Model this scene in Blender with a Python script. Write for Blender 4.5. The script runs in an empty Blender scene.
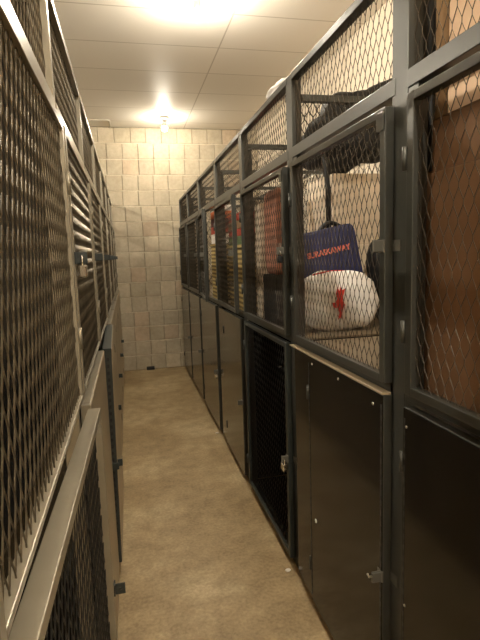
import bpy, bmesh, math, random
from mathutils import Vector, Matrix, noise
random.seed(7)
S = bpy.context.scene
C = S.collection

# ------------------------------------------------------------------ materials
def new_mat(name):
    m = bpy.data.materials.new(name); m.use_nodes = True
    return m, m.node_tree, m.node_tree.nodes['Principled BSDF']

def ramp(nt, fac, stops):
    r = nt.nodes.new('ShaderNodeValToRGB')
    el = r.color_ramp.elements
    while len(el) < len(stops): el.new(.5)
    for e, (p, c) in zip(el, stops):
        e.position = p; e.color = (*c, 1)
    nt.links.new(fac, r.inputs[0])
    return r.outputs[0]

def coords(nt, scale=(1, 1, 1)):
    tc = nt.nodes.new('ShaderNodeTexCoord'); mp = nt.nodes.new('ShaderNodeMapping')
    mp.inputs['Scale'].default_value = scale
    nt.links.new(tc.outputs['Object'], mp.inputs[0])
    return mp.outputs[0]

def noise_tex(nt, vec, scale, detail=4, rough=.55):
    n = nt.nodes.new('ShaderNodeTexNoise')
    n.inputs['Scale'].default_value = scale; n.inputs['Detail'].default_value = detail
    n.inputs['Roughness'].default_value = rough
    nt.links.new(vec, n.inputs['Vector'])
    return n.outputs['Fac']

def bump(nt, b, height, strength, dist=.01):
    n = nt.nodes.new('ShaderNodeBump')
    n.inputs['Strength'].default_value = strength; n.inputs['Distance'].default_value = dist
    nt.links.new(height, n.inputs['Height']); nt.links.new(n.outputs[0], b.inputs['Normal'])

def mat(name, col, rough=.5, metal=0., var=.12, scale=6., bmp=0., bscale=20., spec=.5):
    m, nt, b = new_mat(name)
    v = coords(nt)
    f = noise_tex(nt, v, scale)
    lo = tuple(max(0, c * (1 - var)) for c in col); hi = tuple(min(1, c * (1 + var)) for c in col)
    nt.links.new(ramp(nt, f, [(.3, lo), (.7, hi)]), b.inputs['Base Color'])
    b.inputs['Roughness'].default_value = rough; b.inputs['Metallic'].default_value = metal
    b.inputs['Specular IOR Level'].default_value = spec
    if bmp: bump(nt, b, noise_tex(nt, v, bscale, 3), bmp)
    return m

def emis(name, col, s):
    m, nt, b = new_mat(name)
    b.inputs['Base Color'].default_value = (*col, 1)
    b.inputs['Emission Color'].default_value = (*col, 1); b.inputs['Emission Strength'].default_value = s
    return m

WARM = (1.0, .905, .745)
M = {}
M['frame'] = mat('painted_steel', (.044, .045, .039), .34, .2, .12, 5)
M['frame_left'] = mat('bare_steel', (.27, .24, .18), .33, .4, .14, 5)
M['hasp'] = mat('zinc_steel', (.13, .125, .105), .35, .4, .1)
M['mesh'] = mat('expanded_steel', (.055, .046, .034), .32, .5, .15, 9)
M['mesh_left'] = mat('expanded_bare_steel', (.105, .086, .058), .3, .5, .25, 7)
M['mesh_black'] = mat('expanded_black_steel', (.016, .015, .014), .4, .3, .2, 7)
M['mesh_slate'] = mat('expanded_slate_steel', (.032, .032, .03), .35, .4, .2, 7)
M['sheet'] = mat('black_gloss_sheet', (.006, .0055, .005), .13, .0, .25, 3, .05, 2.2, .36)
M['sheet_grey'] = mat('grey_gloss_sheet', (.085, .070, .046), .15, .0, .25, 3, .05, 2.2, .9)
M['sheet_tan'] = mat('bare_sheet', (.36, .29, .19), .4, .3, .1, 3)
M['dark_angle'] = mat('dark_green_angle', (.03, .036, .034), .42, .2, .15, 5)
M['hole'] = mat('hole_black', (.004, .004, .004), .8)
M['shelf'] = mat('shelf_sheet', (.30, .245, .17), .4, .1, .12, 3)
M['chrome'] = mat('chrome', (.75, .72, .66), .18, 1., .05)
M['brass'] = mat('brass', (.62, .42, .17), .3, 1., .08)
M['screw'] = mat('screw_steel', (.6, .57, .5), .3, .9, .05)
M['lockblack'] = mat('padlock_black', (.012, .012, .012), .35)
M['white_paint'] = mat('white_paint', (.72, .74, .68), .5, 0, .05)
M['cardboard'] = mat('cardboard', (.165, .085, .038), .72, 0, .14, 4, .03, 40)
M['cardboard_pale'] = mat('pale_cardboard', (.70, .50, .34), .75, 0, .07, 3)
M['kraft'] = mat('kraft_paper', (.25, .155, .075), .8, 0, .2, 8)
M['cream'] = mat('cream_card', (.78, .67, .53), .8, 0, .08, 6)
M['navy'] = mat('navy_nylon', (.030, .036, .115), .6, 0, .2, 7, .25, 14)
M['black_cloth'] = mat('black_nylon', (.005, .005, .005), .6, 0, .3, 9, .4, 16)
M['white_cloth'] = mat('white_nylon', (.86, .83, .80), .55, 0, .06, 6, .3, 10)
M['red_print'] = mat('red_print', (.62, .035, .02), .6, 0, .1)
M['coral_print'] = mat('coral_print', (.95, .25, .18), .6, 0, .1)
M['rust'] = mat('rust_brown_fabric', (.34, .14, .09), .8, 0, .2, 9, .2, 30)
M['greyblue'] = mat('grey_blue_fabric', (.10, .10, .12), .8, 0, .2, 9)
M['red_box'] = mat('red_card', (.42, .055, .03), .6, 0, .12)
M['orange_box'] = mat('orange_card', (.62, .16, .05), .6, 0, .12)
M['maroon_box'] = mat('maroon_card', (.09, .018, .016), .6, 0, .15)
M['white_box'] = mat('white_card', (.82, .76, .68), .6, 0, .05)
M['green_box'] = mat('green_card', (.09, .13, .05), .7, 0, .15)
M['ceramic'] = mat('white_ceramic', (.8, .78, .72), .3, 0, .03)
M['bulb'] = emis('bulb_glow', WARM, 320.)
M['bulb_side'] = emis('bulb_glow_side', WARM, 640.)
M['bulb_dim'] = emis('bulb_glow_low', WARM, 130.)
M['pipe'] = mat('grey_conduit', (.5, .45, .36), .5, 0, .05)
M['rubber'] = mat('black_rubber', (.01, .01, .01), .7)

def striped(name, a, b_, n, axis='Z'):
    m, nt, b = new_mat(name)
    v = coords(nt)
    w = nt.nodes.new('ShaderNodeTexWave'); w.wave_type = 'BANDS'; w.bands_direction = axis
    w.inputs['Scale'].default_value = n; w.inputs['Distortion'].default_value = .6
    nt.links.new(v, w.inputs['Vector'])
    nt.links.new(ramp(nt, w.outputs['Fac'], [(.4, a), (.6, b_)]), b.inputs['Base Color'])
    b.inputs['Roughness'].default_value = .8
    return m
M['wicker'] = striped('yellow_wicker', (.16, .11, .035), (.46, .34, .13), 9)
M['cushion'] = striped('striped_grey_ticking', (.16, .15, .14), (.30, .28, .25), 22, 'X')

m, nt, b = new_mat('slotted_strip')
v = coords(nt)
w_ = nt.nodes.new('ShaderNodeTexWave'); w_.bands_direction = 'Z'; w_.inputs['Scale'].default_value = 9.3
nt.links.new(v, w_.inputs['Vector'])
nt.links.new(ramp(nt, w_.outputs['Fac'], [(.48, (.028, .027, .024)), (.54, (.004, .004, .004))]), b.inputs['Base Color'])
b.inputs['Roughness'].default_value = .5
M['slots'] = m
# floor: worn, slightly polished concrete
m, nt, b = new_mat('concrete_floor')
v = coords(nt, (1, 1, 1))
n1 = noise_tex(nt, v, 1.3, 6, .62); n2 = noise_tex(nt, v, 9, 5, .6); n3 = noise_tex(nt, v, 60, 3, .6)
c1 = ramp(nt, n1, [(.30, (.27, .185, .085)), (.5, (.41, .305, .165)), (.70, (.57, .465, .285))])
c2 = ramp(nt, n2, [(.35, (.72, .70, .66)), (.62, (1.05, 1.05, 1.05))])
mx = nt.nodes.new('ShaderNodeMixRGB'); mx.blend_type = 'MULTIPLY'; mx.inputs[0].default_value = .8
nt.links.new(c1, mx.inputs[1]); nt.links.new(c2, mx.inputs[2])
c3 = ramp(nt, n3, [(.34, (.62, .58, .52)), (.6, (1.03, 1.03, 1.03)), (.75, (1.3, 1.32, 1.35))])
mx2 = nt.nodes.new('ShaderNodeMixRGB'); mx2.blend_type = 'MULTIPLY'; mx2.inputs[0].default_value = .6
nt.links.new(mx.outputs[0], mx2.inputs[1]); nt.links.new(c3, mx2.inputs[2])
nt.links.new(mx2.outputs[0], b.inputs['Base Color'])
b.inputs['Roughness'].default_value = .48
bump(nt, b, n3, .12, .004)
M['floor'] = m

# ceiling: painted panels, 1.2 x 0.6 m, thin joints
m, nt, b = new_mat('ceiling_panels')
tc = nt.nodes.new('ShaderNodeTexCoord'); mp = nt.nodes.new('ShaderNodeMapping')
mp.inputs['Location'].default_value = (-.862 + 2.4, -3.77, 0)
nt.links.new(tc.outputs['Object'], mp.inputs[0])
br = nt.nodes.new('ShaderNodeTexBrick')
br.offset = 0; br.squash = 1
br.inputs['Color1'].default_value = (.76, .715, .63, 1); br.inputs['Color2'].default_value = (.73, .685, .60, 1)
br.inputs['Mortar'].default_value = (.50, .45, .37, 1)
br.inputs['Scale'].default_value = 1; br.inputs['Mortar Size'].default_value = .007
br.inputs['Mortar Smooth'].default_value = .3
br.inputs['Brick Width'].default_value = 2.4; br.inputs['Row Height'].default_value = .595
nt.links.new(mp.outputs[0], br.inputs['Vector'])
nt.links.new(br.outputs['Color'], b.inputs['Base Color'])
b.inputs['Roughness'].default_value = .5
b.inputs['Specular IOR Level'].default_value = .12
bump(nt, b, br.outputs['Fac'], -.4, .004)
M['ceiling'] = m

# blockwork: per-block colour from an attribute
m, nt, b = new_mat('concrete_blockwork')
at = nt.nodes.new('ShaderNodeAttribute'); at.attribute_name = 'tone'
v = coords(nt)
n1 = noise_tex(nt, v, 22, 5, .65); n2 = noise_tex(nt, v, 5, 3)
c = ramp(nt, n1, [(.3, (.86, .85, .83)), (.7, (1.05, 1.05, 1.05))])
c2 = ramp(nt, n2, [(.35, (.88, .87, .85)), (.65, (1.05, 1.05, 1.05))])
mx = nt.nodes.new('ShaderNodeMixRGB'); mx.blend_type = 'MULTIPLY'; mx.inputs[0].default_value = 1
nt.links.new(at.outputs['Color'], mx.inputs[1]); nt.links.new(c, mx.inputs[2])
mx2 = nt.nodes.new('ShaderNodeMixRGB'); mx2.blend_type = 'MULTIPLY'; mx2.inputs[0].default_value = 1
nt.links.new(mx.outputs[0], mx2.inputs[1]); nt.links.new(c2, mx2.inputs[2])
nt.links.new(mx2.outputs[0], b.inputs['Base Color'])
b.inputs['Roughness'].default_value = .8
bump(nt, b, n1, .3, .004)
M['block'] = m
M['plain_wall'] = mat('painted_wall', (.62, .54, .43), .8, 0, .06, 3)

# ------------------------------------------------------------------ mesh builder
class MB:
    def __init__(s): s.bm = bmesh.new()
    def quadbox(s, c8, bev=0):
        vs = [s.bm.verts.new(c) for c in c8]
        fs = [(0, 1, 3, 2), (4, 6, 7, 5), (0, 4, 5, 1), (2, 3, 7, 6), (0, 2, 6, 4), (1, 5, 7, 3)]
        faces = [s.bm.faces.new([vs[i] for i in f]) for f in fs]
        bmesh.ops.recalc_face_normals(s.bm, faces=faces)
        if bev:
            ed = list({e for f in faces for e in f.edges})
            bmesh.ops.bevel(s.bm, geom=ed, offset=bev, segments=2, affect='EDGES', profile=.5)
        return s
    def box(s, a, b, bev=0, f=None):
        f = f or (lambda p: p)
        return s.quadbox([f((x, y, z)) for x in (a[0], b[0]) for y in (a[1], b[1]) for z in (a[2], b[2])], bev)
    def tube(s, pts, r, n=8, closed=False, f=None):
        f = f or (lambda p: p)
        P = [Vector(f(p)) for p in pts]; rings = []
        for i, p in enumerate(P):
            if closed: t = P[(i + 1) % len(P)] - P[i - 1]
            else: t = P[min(i + 1, len(P) - 1)] - P[max(i - 1, 0)]
            t.normalize()
            up = Vector((0, 0, 1)) if abs(t.z) < .9 else Vector((1, 0, 0))
            a = t.cross(up).normalized(); b_ = t.cross(a)
            rr = r[i] if isinstance(r, (list, tuple)) else r
            rings.append([s.bm.verts.new(p + (a * math.cos(2 * math.pi * k / n) + b_ * math.sin(2 * math.pi * k / n)) * rr) for k in range(n)])
        m_ = len(rings); faces = []
        for i in range(m_ if closed else m_ - 1):
            A, B = rings[i], rings[(i + 1) % m_]
            for k in range(n): faces.append(s.bm.faces.new([A[k], A[(k + 1) % n], B[(k + 1) % n], B[k]]))
        if not closed:
            faces.append(s.bm.faces.new(rings[0])); faces.append(s.bm.faces.new(rings[-1][::-1]))
        bmesh.ops.recalc_face_normals(s.bm, faces=faces)
        for q in faces: q.smooth = True
        return s
    def lathe(s, prof, c, n=20, f=None):
        rings = []; faces = []
        for r, z in prof:
            rings.append([s.bm.verts.new((c[0] + r * math.cos(2 * math.pi * k / n), c[1] + r * math.sin(2 * math.pi * k / n), c[2] + z)) for k in range(n)])
        for A, B in zip(rings, rings[1:]):
            for k in range(n): faces.append(s.bm.faces.new([A[k], A[(k + 1) % n], B[(k + 1) % n], B[k]]))
        faces.append(s.bm.faces.new(rings[0])); faces.append(s.bm.faces.new(rings[-1]))
        bmesh.ops.recalc_face_normals(s.bm, faces=faces)
        for q in faces: q.smooth = True
        return s
    def blob(s, c, dims, e1=.5, e2=.5, rotz=0, tilt=(0, 0), nz=24, nu=36, amp=0., fr=4., seed=0, shape=None):
        """superellipsoid cushion with wrinkles"""
        sp = lambda v_, e: math.copysign(abs(v_) ** e, v_)
        R = Matrix.Rotation(rotz, 3, 'Z') @ Matrix.Rotation(tilt[0], 3, 'Y') @ Matrix.Rotation(tilt[1], 3, 'X')
        rings = []; faces = []
        for i in range(1, nz):
            ph = -math.pi / 2 + math.pi * i / nz; ring = []
            for k in range(nu):
                th = 2 * math.pi * k / nu
                p = Vector((sp(math.cos(ph), e1) * sp(math.cos(th), e2), sp(math.cos(ph), e1) * sp(math.sin(th), e2), sp(math.sin(ph), e1)))
                if shape: p = Vector(shape(p))
                d = noise.noise(p * fr * .5 + Vector((seed, seed * 2, 0))) * amp * 2
                p = Vector((p.x * dims[0] / 2, p.y * dims[1] / 2, p.z * dims[2] / 2)) + p.normalized() * d
                ring.append(s.bm.verts.new(R @ p + Vector(c)))
            rings.append(ring)
        for A, B in zip(rings, rings[1:]):
            for k in range(nu): faces.append(s.bm.faces.new([A[k], A[(k + 1) % nu], B[(k + 1) % nu], B[k]]))
        faces.append(s.bm.faces.new(rings[0])); faces.append(s.bm.faces.new(rings[-1]))
        bmesh.ops.recalc_face_normals(s.bm, faces=faces)
        for q in faces: q.smooth = True
        return s
    def build(s, name, m_, parent=None):
        me = bpy.data.meshes.new(name)
        o = bpy.data.objects.new(name, me); C.objects.link(o)
        if parent:
            o.parent = parent
            off = Vector((0, 0, 0)); q = parent
            while q: off += q.location; q = q.parent
            bmesh.ops.translate(s.bm, verts=s.bm.verts, vec=-off)
        s.bm.to_mesh(me); s.bm.free()
        for mm in (m_ if isinstance(m_, (list, tuple)) else [m_]): me.materials.append(mm)
        return o

def thing(name, loc, label, cat, group=None):
    o = bpy.data.objects.new(name, None); C.objects.link(o); o.location = loc
    o.empty_display_size = .1
    return tag(o, label, cat, group)
def tag(o, label, cat, group=None):
    o['label'] = label; o['category'] = cat
    if group: o['group'] = group
    return o
def struct(o): o['kind'] = 'structure'; return o
def part_label(o, l): o['label'] = l; return o

# ------------------------------------------------------------------ room
XR, XL, D, H = .745, -.165, 7.047, 3.313
WR, WL, YN = 1.90, -3.60, -4.2
struct(MB().box((WL - .1, YN - .1, -.1), (WR + .1, D + .1, 0)).build('floor', M['floor']))
struct(MB().box((WL - .1, YN - .1, H), (WR + .1, D + .1, H + .1)).build('ceiling', M['ceiling']))
struct(MB().box((WL - .1, YN, 0), (WL, D, H)).build('wall_left', M['plain_wall']))
struct(MB().box((WL - .1, YN - .1, 0), (WR + .1, YN, H)).build('wall_front', M['plain_wall']))
struct(MB().box((WR, YN, 0), (WR + .1, D, H)).build('wall_right', M['plain_wall']))

def block_wall():
    mb = MB(); bm = mb.bm
    lay = bm.loops.layers.float_color.new('tone')
    def paint(faces, c):
        for f in faces:
            for l in f.loops: l[lay] = (*c, 1)
    mb.box((WL - .1, D + .004, 0), (WR + .1, D + .1, H))
    paint(bm.faces, (.30, .26, .19))
    for q in range(1, 16):
        old = set(bm.faces)
        mb.box((WL - .1, D - .0035, q * .2071 - .006), (WR + .1, D + .005, q * .2071 + .005), 0)
        paint([f for f in bm.faces if f not in old], (.66, .585, .45))
    bw, bh = .2075, .2071; rnd = random.Random(3)
    row = 0; z = 0
    while z < H - .01:
        zt = min(z + bh, H)
        x = WL - .1 - (row == 15) * .09 - rnd.uniform(-.006, .006) - (.03 if row >= 10 else 0)
        k = 0
        while x < WR + .1:
            wide = bw + rnd.uniform(-.005, .005)
            xa, xb = max(x + (.005 if k % 2 else .0025), WL - .1), min(x + wide - .0035, WR + .1)
            if xb - xa > .03:
                n0 = len(bm.faces); bm.faces.ensure_lookup_table()
                old = set(bm.faces)
                mb.box((xa, D - .006 + rnd.uniform(-.0015, .0015), z + .006), (xb, D + .006, zt - .007), .006)
                t = rnd.uniform(.88, 1.08); c = [.50 * t, .435 * t, .325 * t]
                q = rnd.random()
                if q < .09: c = [.50 * t, .40 * t, .29 * t]
                elif q < .16: c = [.46 * t, .40 * t, .29 * t]
                paint([f for f in bm.faces if f not in old], c)
            x += wide; k += 1
        z = zt; row += 1
    return mb.build('wall_back', M['block'])
struct(block_wall())

# ------------------------------------------------------------------ expanded metal
def mesh_panel(name, m_, y0, y1, z0, z1, X, out, parent, axis='Y', w=None, t=.0013, a=None, hgt=None, th=52):
    """lattice of slanted strands; lies in the plane X=const (axis Y) or Y=const (axis X: y0,y1 are x limits and X the y)"""
    if w is None: w = .0026
    if a is None: a, hgt = (.0172, .040) if out > 0 else (.0165, .044)
    bm = bmesh.new()
    na = max(2, round((y1 - y0) / a)); nz = max(2, round((z1 - z0) / hgt))
    da = (y1 - y0) / na; dz = (z1 - z0) / nz
    ct, st = math.cos(math.radians(th)), math.sin(math.radians(th))
    # width direction: along the panel and out of it, so that each strand's face turns to -Y
    def pt(u, zz, k):
        sw, sn = ((-1, -1), (1, -1), (1, 1), (-1, 1))[k]
        du = sw * w / 2 * ct + sn * t / 2 * -st
        dn = -(sw * w / 2) * st + sn * t / 2 * -ct
        if axis == 'Y': return (X + out * -dn, u + du, zz)
        return (u + du, X + dn, zz)
    nodes = {}; hb = dz * .13
    for j in range(nz + 1):
        for i in range(na + 1):
            if (i + j) % 2 == 0:
                nodes[i, j] = [[bm.verts.new(pt(y0 + i * da, z0 + j * dz + o, k)) for k in range(4)] for o in (-hb, hb)]
    faces = []
    def strand(A, B):
        for k in range(4): faces.append(bm.faces.new([A[k], A[(k + 1) % 4], B[(k + 1) % 4], B[k]]))
    for (i, j), A in nodes.items():
        strand(A[0], A[1])
        for di in (-1, 1):
            B = nodes.get((i + di, j + 1))
            if B: strand(A[1], B[0])
    # outward orientation of each strand, four faces at a time
    for q in range(0, len(faces), 4):
        fs = faces[q:q + 4]; ctr = sum((f.calc_center_median() for f in fs), Vector()) / 4
        for f in fs:
            f.normal_update()
            if f.normal.dot(f.calc_center_median() - ctr) < 0: f.normal_flip()
    mb = MB(); mb.bm.free(); mb.bm = bm
    return mb.build(name, m_, parent)

# ------------------------------------------------------------------ lockers
ZB, ZM, ZT, ZTOP = .03, 1.17, 2.02, 2.356
DEPTH = 1.08
def locker(side, y0, y1, label, opt):
    right = side == 'R'
    Xf = XR if right else XL
    sg = 1 if right else -1            # into the locker
    fr, ms = (M['frame'], M['mesh']) if right else (M['frame_left'], M['mesh_left'])
    PW = .058
    ztop = ZTOP if right else 2.325
    zt = ZT if right else 1.985
    zm = ZM
    F = lambda p: (Xf + sg * p[0], p[1], p[2])      # (depth, y, z)
    r = thing('storage_locker', (Xf + sg * DEPTH / 2, (y0 + y1) / 2, 0), label, 'locker', None)
    B = lambda n, m_, *bx, par=r, bev=.002: _b(n, m_, bx, par, bev)
    def _b(n, m_, bx, par, bev):
        mb = MB()
        for a, b_ in bx: mb.box(a, b_, bev, F)
        return mb.build(n, m_, par)
    # posts: right ones end at y0, left ones start there
    posts = [(y0 - PW, y0 + .022)] if right else [(y0, y0 + .032)]
    if opt.get('last'): posts.append((y1 - PW, y1) if right else (y1 - .032, y1))
    ya, yb = (y0 + .006, y1 - PW - .004) if right else (y0 + .036, y1 - .004)
    if opt.get('last') and not right: yb -= .032
    for q in posts:
        B('post', fr, ((0, q[0], 0), (.045, q[1], ztop)))
        B('rear_post', fr, ((DEPTH - .04, q[0], 0), (DEPTH, q[1], ztop)))
    B('top_rail', fr, ((-.002, ya - .003, ztop - .028), (.035, yb + .003, ztop)))
    B('transom_rail', fr, ((-.002, ya - .003, zt - .022), (.035, yb + .003, zt + .024)))
    B('middle_rail', fr, ((0, ya - .003, zm - .014), (.035 if right else .008, yb + .003, zm + .016)))
    B('bottom_rail', fr if not right else M['dark_angle'], ((0, ya - .003, .0), (.035, yb + .003, .034)))
    B('rear_rail', fr, ((DEPTH - .03, ya - .003, ztop - .03), (DEPTH, yb + .003, ztop)))
    yp = y1 - PW / 2 if right else y1
    B('partition_rail', fr, ((.046, yp - .015, 2.245), (DEPTH - .042, yp + .015, 2.275)))
    B('shelf', M['shelf'] if right else M['sheet'], ((.036, ya, zm - .012), (DEPTH - .042, yb, zm - .004)), bev=0)
    B('shade_floor_sheet', M['sheet'], ((.036, ya, .034), (DEPTH - .014, yb, .038)), bev=0)  # black sheet added so the lower locker stays dark inside, shade as colour
    lo = B('lower_partition', M['sheet'], ((.046, yp - .006, .03), (DEPTH - .042, yp + .006, zm - .014)), bev=0)
    B('back_panel', M['sheet'], ((DEPTH - .012, ya, .03), (DEPTH - .004, yb, zm - .014)), bev=0)
    if right:
        a_, b_ = sorted((Xf + sg * .05, Xf + sg * (DEPTH - .045)))
        mesh_panel('partition_mesh', ms, a_, b_, 1.99 if opt.get('open') else zm, 2.25, yp, sg, r, axis='X', a=.02 if opt.get('open') else .03, hgt=.035 if opt.get('open') else .05, w=.006 if opt.get('open') else .004)
        if not opt.get('open'): B('partition_angle', M['dark_angle'], ((.046, yp - .004, zm + .002), (opt.get('angle', .075), yp + .004, 2.243)), bev=0)
    else:
        B('partition', M['sheet'], ((.046, yp - .004, zm + .002), (DEPTH - .042, yp + .004, 2.243)), bev=0)
        B('rear_sheet', M['sheet'], ((DEPTH - .012, ya, zm), (DEPTH - .004, yb, ztop - .032)), bev=0)
    mesh_panel('transom_mesh', ms, ya, yb, zt + .022, ztop - .026, Xf + sg * .016, sg, r)

    if right:
        B('door_jamb', fr, ((.001, yb - .044, .034), (.03, yb + .003, zm - .014)), ((.001, yb - .044, zm + .016), (.03, yb + .003, zt - .022)))
        yb -= .042
    # doors. frame members stand proud of the posts
    def shear(y, z, fn): return fn(y, z) if fn else 0.
    def door(nm, da, db, za, zb, fill, ajar, hz, plate):
        PR, T, W = -.03, .028, .030 if right else .024
        if nm == 'upper_door' and not right: PR, T = -.019, .017
        if nm == 'lower_door': T = opt.get('low_t', T); W = opt.get('low_w', W); PR = PR - (T - .028)
        G = lambda p: F((p[0] - shear(p[1], p[2], ajar), p[1], p[2]))
        mb = MB()
        dframe = opt.get('door_frame', fr) if nm == 'lower_door' else fr
        mb.box((PR, da, za), (PR + T, da + W, zb), .002, G)
        mb.box((PR, db - W, za), (PR + T, db, zb), .002, G)
        tw = .018
        mb.box((PR, da + W - .001, zb - tw - .006), (PR + T, db - W + .001, zb), .002, G)
        mb.box((PR, da + W - .001, za), (PR + T, db - W + .001, za + (tw + .006 if right else .012)), .002, G)
        d = mb.build(nm, dframe, r)
        if fill[0] == 'mesh':
            p = mesh_panel('wire_mesh', fill[1], da + W * .6, db - W * .6, za + .012, zb - .012, Xf + sg * (PR + T * .55), sg, d)
            if ajar:
                for vtx in p.data.vertices:
                    q = vtx.co; vtx.co = (q.x - sg * shear(q.y + r.location.y, q.z, ajar), q.y, q.z)
        else:
            mb = MB(); n = 6
            for i in range(1):
                mb.box((PR - .0025, da + .002, za + .002), (PR + .004, db - .002, zb - .003), .001, G)
            mb.build('sheet_panel', fill[1], d)
            if fill[0] == 'studded':
                for e0 in ((da + .006, db - .013) if right else (da,)):
                    if right: mb = MB().box((PR - .0036, e0, za + .03), (PR - .001, e0 + .007, zb - .03), 0, G)
                    else: mb = MB().box((PR + .012, da - .0012, za + .03), (PR + .024, da + .0005, zb - .03), 0, G)
                    mb.build('slotted_edge', M['slots'], d)
        # latch at the near edge, hinges at the far one
        dl = da if not opt.get('latch_far') or nm == 'upper_door' else db
        e = -1 if dl == da else 1
        for z in hz:
            if z is None: continue
            mb = MB()
            mb.box((PR - .034, dl + .006, z - .018), (PR + .006, dl + .010, z + .018), .0015, G)
            mb.box((PR - .004, dl - .002, z - .018), (PR + .001, dl + .028, z + .018), .001, G)
            mb.tube([(PR - .02, dl + .0055, z), (PR - .02, dl + .0108, z)], .0055, 10, f=G)
            hp = mb.build('hasp', opt.get('hasp_mat', M['hasp']), d)
            h = MB().tube([(PR - .02, dl + .005, z), (PR - .02, dl + .0112, z)], .0048, 10, f=G).build('hasp_hole', M['hole'], hp) if False else None
            mb = MB()
            yk = dl - .022 if e < 0 else dl + .012
            mb.box((PR - .034, dl + .001, z - .016), (.001, dl + .005, z + .016), .0015, G) if not ajar else None
            if not ajar:
                mb.box((-.004, yk - .016, z - .016), (.0, dl + .003, z + .016), .001, F)
                mb.build('latch_plate', opt.get('hasp_mat', M['hasp']), r)
            else: mb.bm.free()
        if plate:
            mb = MB().box((PR - .005, da + .002, zb - .062), (PR - .001, da + .042, zb - .012), .0015, G)
            mb.build('corner_plate', fr, d)
        yh = db if dl == da else da
        for z in (zb - .16, za + .17):
            MB().tube([(PR - .001, yh + .006, z - .03), (PR - .001, yh + .006, z + .03)], .007, 10, f=G).build('hinge', fr, d)
        return d
    up = door('upper_door', ya, yb, zm + .018, zt - .05 if right else zt - .036, ('mesh', ms), opt.get('ajar_up'), [opt.get('hz', 1.59)], right and opt.get('plate', True))
    lf = opt.get('lower', ('sheet', M['sheet']))
    la = ya
    lb = yb
    if opt.get('fixed'):
        yf = opt['fixed']
        B('fixed_panel', lf[1], ((-.024, yf + .004, .04), (-.016, yb, zm - .02)), bev=.001)
        B('panel_edge', M['dark_angle'], ((-.026, yf - .003, .036), (-.0, yf + .004, zm - .02)), bev=0)
        lb = yf - .006
    dl = door('lower_door', la, lb, .042, zm - .018, lf, opt.get('ajar_low'), [opt.get('hzl', .57)], False)
    return r, up, dl, F

sheetR = ('sheet', M['sheet'])
RY = [.30, 1.293, 2.228, 3.22, 4.18, 5.17, 6.13, 7.04]
ajar5 = lambda y, z: .085 * (5.10 - y) / .93
R_opts = [
    dict(lower=('studded', M['sheet']), hz=1.55, plate=False, angle=.125),
    dict(lower=('studded', M['sheet']), fixed=1.935, open=True),
    dict(lower=('mesh', M['mesh_black']), door_frame=M['dark_angle']),
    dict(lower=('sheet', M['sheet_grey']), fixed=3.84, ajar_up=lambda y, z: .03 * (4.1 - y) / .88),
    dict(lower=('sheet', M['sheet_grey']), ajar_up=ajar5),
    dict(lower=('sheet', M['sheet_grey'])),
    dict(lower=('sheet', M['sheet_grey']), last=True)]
R_lab = [
    'grey mesh locker nearest on the right, filled with brown cardboard boxes',
    'grey mesh locker on the right holding the white and navy sports bags',
    'grey mesh locker on the right with a black mesh lower door',
    'right-hand locker just past the black mesh lower door, with red boxes and a basket inside',
    'right-hand locker whose upper mesh door hangs ajar into the aisle',
    'second locker from the block wall on the right side',
    'farthest right-hand locker, standing against the block wall']
RL = [locker('R', RY[i], RY[i + 1], R_lab[i], R_opts[i]) for i in range(7)]

LY = [.455, 1.46, 2.40, 3.35, 4.30, 5.25, 6.15, 7.04]
tan = ('sheet', M['sheet_tan'])
L_opts = [
    dict(lower=('mesh', M['mesh_slate']), ajar_low=lambda y, z: .025 * (y - .5) / .96, low_t=.036, low_w=.008, latch_far=True, hz=None),
    dict(lower=tan, hz=1.585, latch_far=True),
    dict(door_frame=M['dark_angle'], low_t=.042, lower=('studded', M['sheet_tan']), ajar_low=lambda y, z: .020 * max(0, (z - .5) / .65) * (3.3 - y) / .9),
    dict(lower=tan), dict(lower=tan), dict(lower=tan), dict(lower=tan, last=True)]
L_lab = [
    'bare steel mesh locker nearest on the left, its lower mesh door standing ajar',
    'left-hand mesh locker with the silver padlock on its upper door',
    'left-hand locker with the dark slotted edge on its twisted lower door',
    'fourth mesh locker on the left, counted from the camera',
    'third mesh locker on the left, counted from the block wall',
    'second mesh locker on the left, counted from the block wall',
    'farthest left-hand mesh locker, standing against the block wall']
for o in L_opts: o['hasp_mat'] = M['dark_angle']
LL = [locker('L', LY[i], LY[i + 1], L_lab[i], L_opts[i]) for i in range(7)]

# ------------------------------------------------------------------ padlocks
def padlock(loc, axis, body_m, label, sc=1.):
    t = thing('padlock', loc, label, 'padlock')
    x, y, z = loc; k = sc
    MB().box((x - .011 * k, y - .020 * k, z - .036 * k), (x + .011 * k, y + .020 * k, z), .004 * k).build('lock_body', body_m, t)
    pts = [(x, y - .0125 * k, z - .004 * k), (x, y - .0125 * k, z + .016 * k)]
    pts += [(x, y - .0125 * k * math.cos(a), z + .016 * k + .0125 * k * math.sin(a)) for a in [math.pi * i / 8 for i in range(1, 8)]]
    pts += [(x, y + .0125 * k, z + .016 * k), (x, y + .0125 * k, z - .004 * k)]
    MB().tube(pts, .0032 * k, 8).build('shackle', M['chrome'], t)
    return t
padlock((XL + .039, 1.505, 1.565), 'x', M['chrome'], 'silver padlock hanging on a left-hand upper mesh door')
padlock((XR - .05, 2.242, .548), 'x', M['chrome'], 'silver padlock on the black mesh lower door')
padlock((XR - .05, 2.236, 1.568), 'x', M['lockblack'], 'black padlock on the upper mesh door above the black mesh door', .9)
padlock((XR - .05, 4.186, .55), 'x', M['chrome'], 'silver padlock on a lower door under the ajar upper door')

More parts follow.
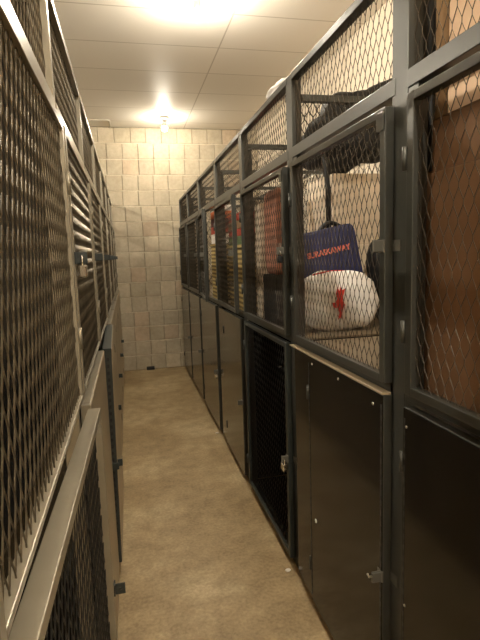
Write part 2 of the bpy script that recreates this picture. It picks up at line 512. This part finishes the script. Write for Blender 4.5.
MB().box((XR - .034, RY[1] + .008, ZM - .0175), (XR - .004, 2.165, ZM - .011), .001).build('top_edge', M['sheet_tan'], RL[1][2])
MB().tube([(XR - .078, 1.306, .585), (XR - .074, 1.306, .574), (XR - .010, 1.306, .574), (XR - .004, 1.306, .560)], .0035, 8).build('slide_bolt', M['screw'], RL[1][2])
# paint dot and screws on the near lower doors (parts of those doors)
def dots(par, pts, m_, rad, nm):
    for (y, z) in pts:
        MB().tube([(XR - .031, y, z), (XR - .0345, y, z)], rad, 12).build(nm, m_, par)
dots(RL[1][2], [(1.86, .45)], M['white_paint'], .009, 'paint_dot')
dots(RL[1][2], [(1.36, 1.11), (1.62, 1.125), (1.88, 1.125)], M['screw'], .005, 'screw')
dots(RL[0][2], [(1.17, 1.10), (1.17, .57)], M['screw'], .004, 'screw')

# ------------------------------------------------------------------ lamps
LX = .555
lamp_lab = ['bare glowing bulb on the ceiling beside the block wall', 'bare glowing bulb on the ceiling at the top edge of the photo',
            'bare bulb on the ceiling above the nearest lockers', 'bare bulb on the ceiling at the start of the aisle']
lamps = [(LX, y, lb, 'bare bulbs along the aisle ceiling') for y, lb in zip((6.50, 3.50, .50, -2.5), lamp_lab)]
lamps += [(-2.3, y, 'unseen fill bulb added on the ceiling behind the left-hand lockers', 'unseen fill bulbs added behind the left-hand lockers') for y in (5.0, 2.2, -.6)]  # unseen bulbs added to spread light over the ceiling and right-hand lockers
for X_, y, lb, gr in lamps:
    t = thing('ceiling_lamp', (X_, y, H), lb, 'lamp', gr)
    MB().lathe([(.045, 0), (.05, -.012), (.07, -.030), (.068, -.036), (.03, -.038), (.022, -.075), (.034, -.116), (.0335, -.124)], (X_, y, H), 24).build('lamp_holder', M['ceramic'], t)
    MB().lathe([(.031, -.122), (.0345, -.132), (.036, -.142), (.031, -.158), (.018, -.170), (.003, -.174)], (X_, y, H), 20).build('bulb', M['bulb_side' if X_ < 0 or y < 0 else 'bulb_dim' if y > 6 else 'bulb'], t)

# ------------------------------------------------------------------ small things of the aisle
tag(MB().tube([(-.50, 6.67, H - .011), (-.16, 6.67, H - .011), (-.13, 6.675, H - .011), (-.115, 6.70, H - .011), (-.115, D - .012, H - .011)], .010, 10).build('conduit_pipe', M['pipe']),
    'thin grey conduit pipe under the ceiling at the left corner', 'pipe')
tag(MB().quadbox([(.175, D - .05, 0), (.175, D - .05, .03), (.175, D - .006, 0), (.175, D - .006, .045),
                  (.285, D - .05, 0), (.285, D - .05, .03), (.285, D - .006, 0), (.285, D - .006, .045)], .004).build('door_wedge', M['rubber']),
    'small black wedge lying on the floor against the block wall', 'wedge')
for (x, y, lb) in ((.690, 2.20, 'tiny white paper scrap on the floor below the black mesh lower door'), (.688, 4.22, 'tiny white paper scrap on the floor beside the far right-hand lockers')):
    mb = MB(); mb.blob((x, y, .005), (.028, .022, .010), .8, .8, .4, amp=.002, seed=y, nz=8, nu=12)
    tag(mb.build('paper_scrap', M['white_box']), lb, 'litter')
mb = MB().blob((.79, 2.47, 2.379), (.09, .30, .044), .8, .7, 0, amp=.008, seed=4)
tag(mb.build('plastic_bag', M['white_cloth']), 'crumpled white bag poking out on top of the right-hand lockers', 'bag')

# ------------------------------------------------------------------ contents
SH = ZM - .004
def carton(loc, dims, m_, label, nm='cardboard_box', rot=0, tape=True):
    x, y, z = loc; a, b_, c = dims
    t = thing(nm, (x, y, z), label, 'box')
    R = Matrix.Rotation(rot, 3, 'Z')
    f = lambda p: tuple(R @ Vector((p[0], p[1], 0)) + Vector((x, y, z + p[2])))
    MB().box((-a / 2, -b_ / 2, 0), (a / 2, b_ / 2, c - .003), .004, f).build('box_body', m_, t)
    mb = MB()
    mb.box((-a / 2 + .001, -b_ / 2 + .001, c - .003), (a / 2 - .001, -.003, c), .001, f)
    mb.build('flap', m_, t)
    MB().box((-a / 2 + .001, .003, c - .003), (a / 2 - .001, b_ / 2 - .001, c), .001, f).build('flap', m_, t)
    return t
# bay 1
carton((1.15, .765, SH), (.73, .90, .612), M['cardboard'], 'large brown cardboard box at the bottom of the nearest right-hand locker')
carton((1.155, .76, SH + .612), (.72, .88, .132), M['cardboard'], 'flat brown cardboard box lying on the large brown box')
carton((1.07, .78, SH + .745), (.52, .76, .70), M['cardboard_pale'], 'tall pale cardboard box standing on the brown boxes', rot=0)
mb = MB().tube([(.822, 1.188, SH + .746), (.824, 1.19, 2.05), (.822, 1.19, 2.33)], .024, 16)
tag(mb.build('paper_roll', M['kraft']), 'brown paper roll standing on the brown boxes', 'roll')
t = thing('umbrella', (.809, 1.228, SH), 'folded black umbrella upright in the corner behind the brown cardboard boxes', 'umbrella')
MB().tube([(.809, 1.230, SH + .001), (.809, 1.230, SH + .08), (.809, 1.230, 1.5), (.809, 1.230, 2.0)], [.003, .008, .013, .006], 12).build('canopy', M['black_cloth'], t)
MB().tube([(.809, 1.230, 1.995), (.809, 1.230, 2.33)], .011, 10).build('handle', M['rubber'], t)

# bags on the shelf behind the open partition
rz = -.30
WB = (1.058, 2.43, SH + .158)
tb = thing('duffel_bag', (WB[0], WB[1], SH), 'white duffel bag with a red emblem, on the locker shelf', 'bag')
def barrel(p):
    k = 1 - .16 * max(0, p.z) ** 2
    return (p.x * k, p.y * (1 - .12 * max(0, p.z)), p.z)
MB().blob(WB, (.425, .19, .31), .66, .5, rz, amp=.008, fr=5, seed=2, shape=barrel, nz=36, nu=60).build('bag_body', M['white_cloth'], tb)
Rz = Matrix.Rotation(rz, 3, 'Z')
def onbag(u, w, o=.0): return tuple(Rz @ Vector((u, -.098 - o, w)) + Vector(WB))
def emblem(poly, name, par, m_, ob, off=.005, thick=.004):
    bm = bmesh.new()
    A = [bm.verts.new(ob(u, w, off)) for u, w in poly]; Bv = [bm.verts.new(ob(u, w, off - thick - .006)) for u, w in poly]
    n = len(poly); fs = [bm.faces.new(A), bm.faces.new(Bv[::-1])]
    for i in range(n): fs.append(bm.faces.new([A[i], Bv[i], Bv[(i + 1) % n], A[(i + 1) % n]]))
    bmesh.ops.recalc_face_normals(bm, faces=fs)
    mb = MB(); mb.bm.free(); mb.bm = bm
    return mb.build(name, m_, par)
bird = [(-.010, -.075), (-.002, -.050), (-.012, -.028), (-.030, -.026), (-.042, -.008), (-.022, -.006), (-.012, .010), (-.020, .030), (-.012, .056),
        (-.002, .040), (.004, .060), (.012, .044), (.026, .050), (.016, .022), (.014, .000), (.026, -.016), (.016, -.030), (.010, -.052), (.014, -.076), (.004, -.066)]
em = emblem([(u * 1.0 + .010, w * 1.25 + .005) for u, w in bird], 'emblem', tb, M['red_print'], onbag)
part_label(em, 'red upright bird-like emblem')
pts = [(-.12 + .24 * i / 10, .136 + .018 * math.sin(math.pi * i / 10)) for i in range(11)]
MB().tube([tuple(Rz @ Vector((u, -.02, w)) + Vector(WB)) for u, w in pts], .005, 8).build('handle', M['red_print'], tb)

NB = Vector((1.108, 2.60, SH + .265)); tilt = -.20; rn = -.12
tn = thing('tote_bag', (NB.x, NB.y, SH), 'navy bag with red lettering standing behind the white duffel bag', 'bag')
RN = Matrix.Rotation(rn, 3, 'Z') @ Matrix.Rotation(tilt, 3, 'Y')
MB().blob(tuple(NB), (.345, .09, .55), .16, .22, rn, (tilt, 0), amp=.004, fr=5, seed=5, nz=40, nu=60).build('bag_body', M['navy'], tn)
for s_ in (-1, 1):
    MB().tube([tuple(RN @ Vector((-.02 + .13 * i / 8, .012 * s_, .262 + .04 * math.sin(math.pi * i / 8))) + NB) for i in range(9)], .011, 8).build('handle', M['black_cloth'], tn)
cu = bpy.data.curves.new('txt', 'FONT'); cu.body = 'SURASKAWAY'; cu.size = .040; cu.align_x = 'CENTER'; cu.extrude = .003; cu.space_character = .98; cu.offset = .0012
to = bpy.data.objects.new('txt', cu); C.objects.link(to)
bpy.context.view_layer.update()
me = bpy.data.meshes.new_from_object(to.evaluated_get(bpy.context.evaluated_depsgraph_get()))
bpy.data.objects.remove(to); bpy.data.curves.remove(cu)
lt = bpy.data.objects.new('lettering', me); C.objects.link(lt); lt.parent = tn
wid = max(v_.co.x for v_ in me.vertices) - min(v_.co.x for v_ in me.vertices)
for v_ in me.vertices:
    q = RN @ Vector((v_.co.x * .245 / wid + .002, -.047 - v_.co.z, v_.co.y * 1.05 + .138)) + NB
    v_.co = q - tn.location
me.materials.append(M['coral_print']); part_label(lt, 'red lettering across the bag')
mb = MB().blob((1.375, 2.50, SH + .235), (.13, .16, .46), .5, .6, 0, (-.12, 0), amp=.012, seed=8)
tag(mb.build('backpack', M['black_cloth']), 'black backpack leaning at the right of the navy bag', 'bag')

carton((1.42, 2.90, SH), (.56, .44, .45), M['cream'], 'cream box at the bottom of the stack behind the sports bags')
carton((1.43, 2.90, SH + .45), (.54, .42, .40), M['cream'], 'cream box on top of the stack, under the black holdall')
zb = SH + .85
tbk = thing('holdall', (1.40, 2.88, zb), 'black holdall bag lying on the cream boxes', 'bag')
MB().blob((1.43, 2.87, zb + .300), (.84, .34, .36), .8, .7, .15, (-.45, 0), amp=.05, fr=4, seed=3).build('bag_body', M['black_cloth'], tbk)
MB().tube([(1.16 + .4 * i / 10, 2.70, zb + .14 + .05 * math.sin(i / 10 * math.pi * 2) + .2 * i / 10) for i in range(11)], .012, 8).build('strap', M['greyblue'], tbk)

MB().tube([(1.10, 2.72, zb + .16), (1.105, 2.66, zb + .05), (1.115, 2.655, zb - .10), (1.118, 2.655, zb - .33)], .016, 8).build('strap', M['black_cloth'], tbk)
# bay 3
carton((.860, 2.80, SH), (.11, .28, .29), M['black_cloth'], 'black box at the bottom behind the padlocked right-hand door', nm='storage_box')
mb = MB().blob((.858, 2.795, SH + .294 + .24), (.10, .25, .48), .25, .3, 0, amp=.005, seed=6)
tag(mb.build('blanket_stack', M['rust']), 'rust brown folded blankets standing on the black box', 'blanket')
carton((.93, 3.07, SH + .0), (.24, .12, .72), M['cream'], 'tall narrow cream box added as the bright wall behind the rust brown blankets')  # added pale box, stands in for the lit wall seen past the blankets
mb = MB().quadbox([(.79, 2.30, SH), (.79, 2.33, SH + .02), (.79, 2.50, SH), (.79, 2.48, SH + .15), (.832, 2.30, SH), (.832, 2.33, SH + .02), (.832, 2.50, SH), (.832, 2.48, SH + .15)], .01)
tag(mb.build('cushion', M['cushion']), 'grey ticking-striped cushion lying behind the padlocked right-hand door', 'cushion')

# bay 4
t = thing('laundry_basket', (.94, 3.62, SH), 'yellow wicker basket in the locker past the black mesh door', 'basket')
MB().box((.785, 3.36, SH), (1.09, 3.90, SH + .46), .02).build('basket_body', M['wicker'], t)
MB().box((.78, 3.35, SH + .46), (1.10, 3.91, SH + .485), .006).build('basket_rim', M['wicker'], t)
z = SH + .486
for dz, m_, lb in ((.06, 'green_box', 'flat green box on the yellow wicker basket'), (.05, 'red_box', 'flat red box above the green box on the wicker basket'),
                   (.06, 'kraft', 'flat brown box between two red boxes on the wicker basket'), (.05, 'red_box', 'flat red box on top of the pile on the wicker basket')):
    carton((.93, 3.63, z), (.28, .50, dz), M[m_], lb, nm='flat_box'); z += dz + .001
# bay 5, seen through the ajar door
t = thing('wicker_hamper', (.90, 4.60, SH), 'tall yellow wicker hamper behind the ajar upper door', 'basket')
MB().box((.79, 4.44, SH), (1.01, 4.76, SH + .50), .02).build('basket_body', M['wicker'], t)
MB().box((.785, 4.435, SH + .50), (1.015, 4.765, SH + .52), .006).build('lid', M['wicker'], t)
z = SH + .521
for dz, m_, lb in ((.085, 'white_box', 'white box at the bottom of the stack on the yellow hamper'), (.065, 'red_box', 'red box above the white box on the yellow hamper'),
                   (.07, 'maroon_box', 'dark maroon box in the middle of the stack on the hamper'), (.065, 'orange_box', 'orange box near the top of the stack on the hamper'),
                   (.05, 'white_box', 'small white box at the very top of the hamper stack')):
    carton((.885, 4.58, z), (.19, .25, dz), M[m_], lb, nm='small_box'); z += dz + .001

# ------------------------------------------------------------------ camera, world, view
cam = bpy.data.cameras.new('Camera'); co = bpy.data.objects.new('Camera', cam); C.objects.link(co)
Fv = Vector((0.214206, 0.967964, -0.131004)); Rv = Vector((0.97487, -0.220255, -0.033405)); Uv = Vector((0.061189, 0.120557, 0.990819))
mw = Matrix(((Rv.x, Uv.x, -Fv.x, 0), (Rv.y, Uv.y, -Fv.y, 0), (Rv.z, Uv.z, -Fv.z, 1.58), (0, 0, 0, 1)))
co.matrix_world = mw
cam.sensor_fit = 'HORIZONTAL'; cam.sensor_width = 36; cam.lens = 495.6 * 36 / 480; cam.clip_start = .02
S.camera = co
w = bpy.data.worlds.new('World'); S.world = w; w.use_nodes = True
w.node_tree.nodes['Background'].inputs[0].default_value = (0, 0, 0, 1)
w.node_tree.nodes['Background'].inputs[1].default_value = 0
S.view_settings.view_transform = 'Standard'; S.view_settings.look = 'None'
S.view_settings.gamma = 1; S.view_settings.use_curve_mapping = False
S.view_settings.exposure = 2.42
S.cycles.max_bounces = 10; S.cycles.diffuse_bounces = 6; S.cycles.glossy_bounces = 5
S.cycles.use_denoising = True
S.cycles.sample_clamp_indirect = 6
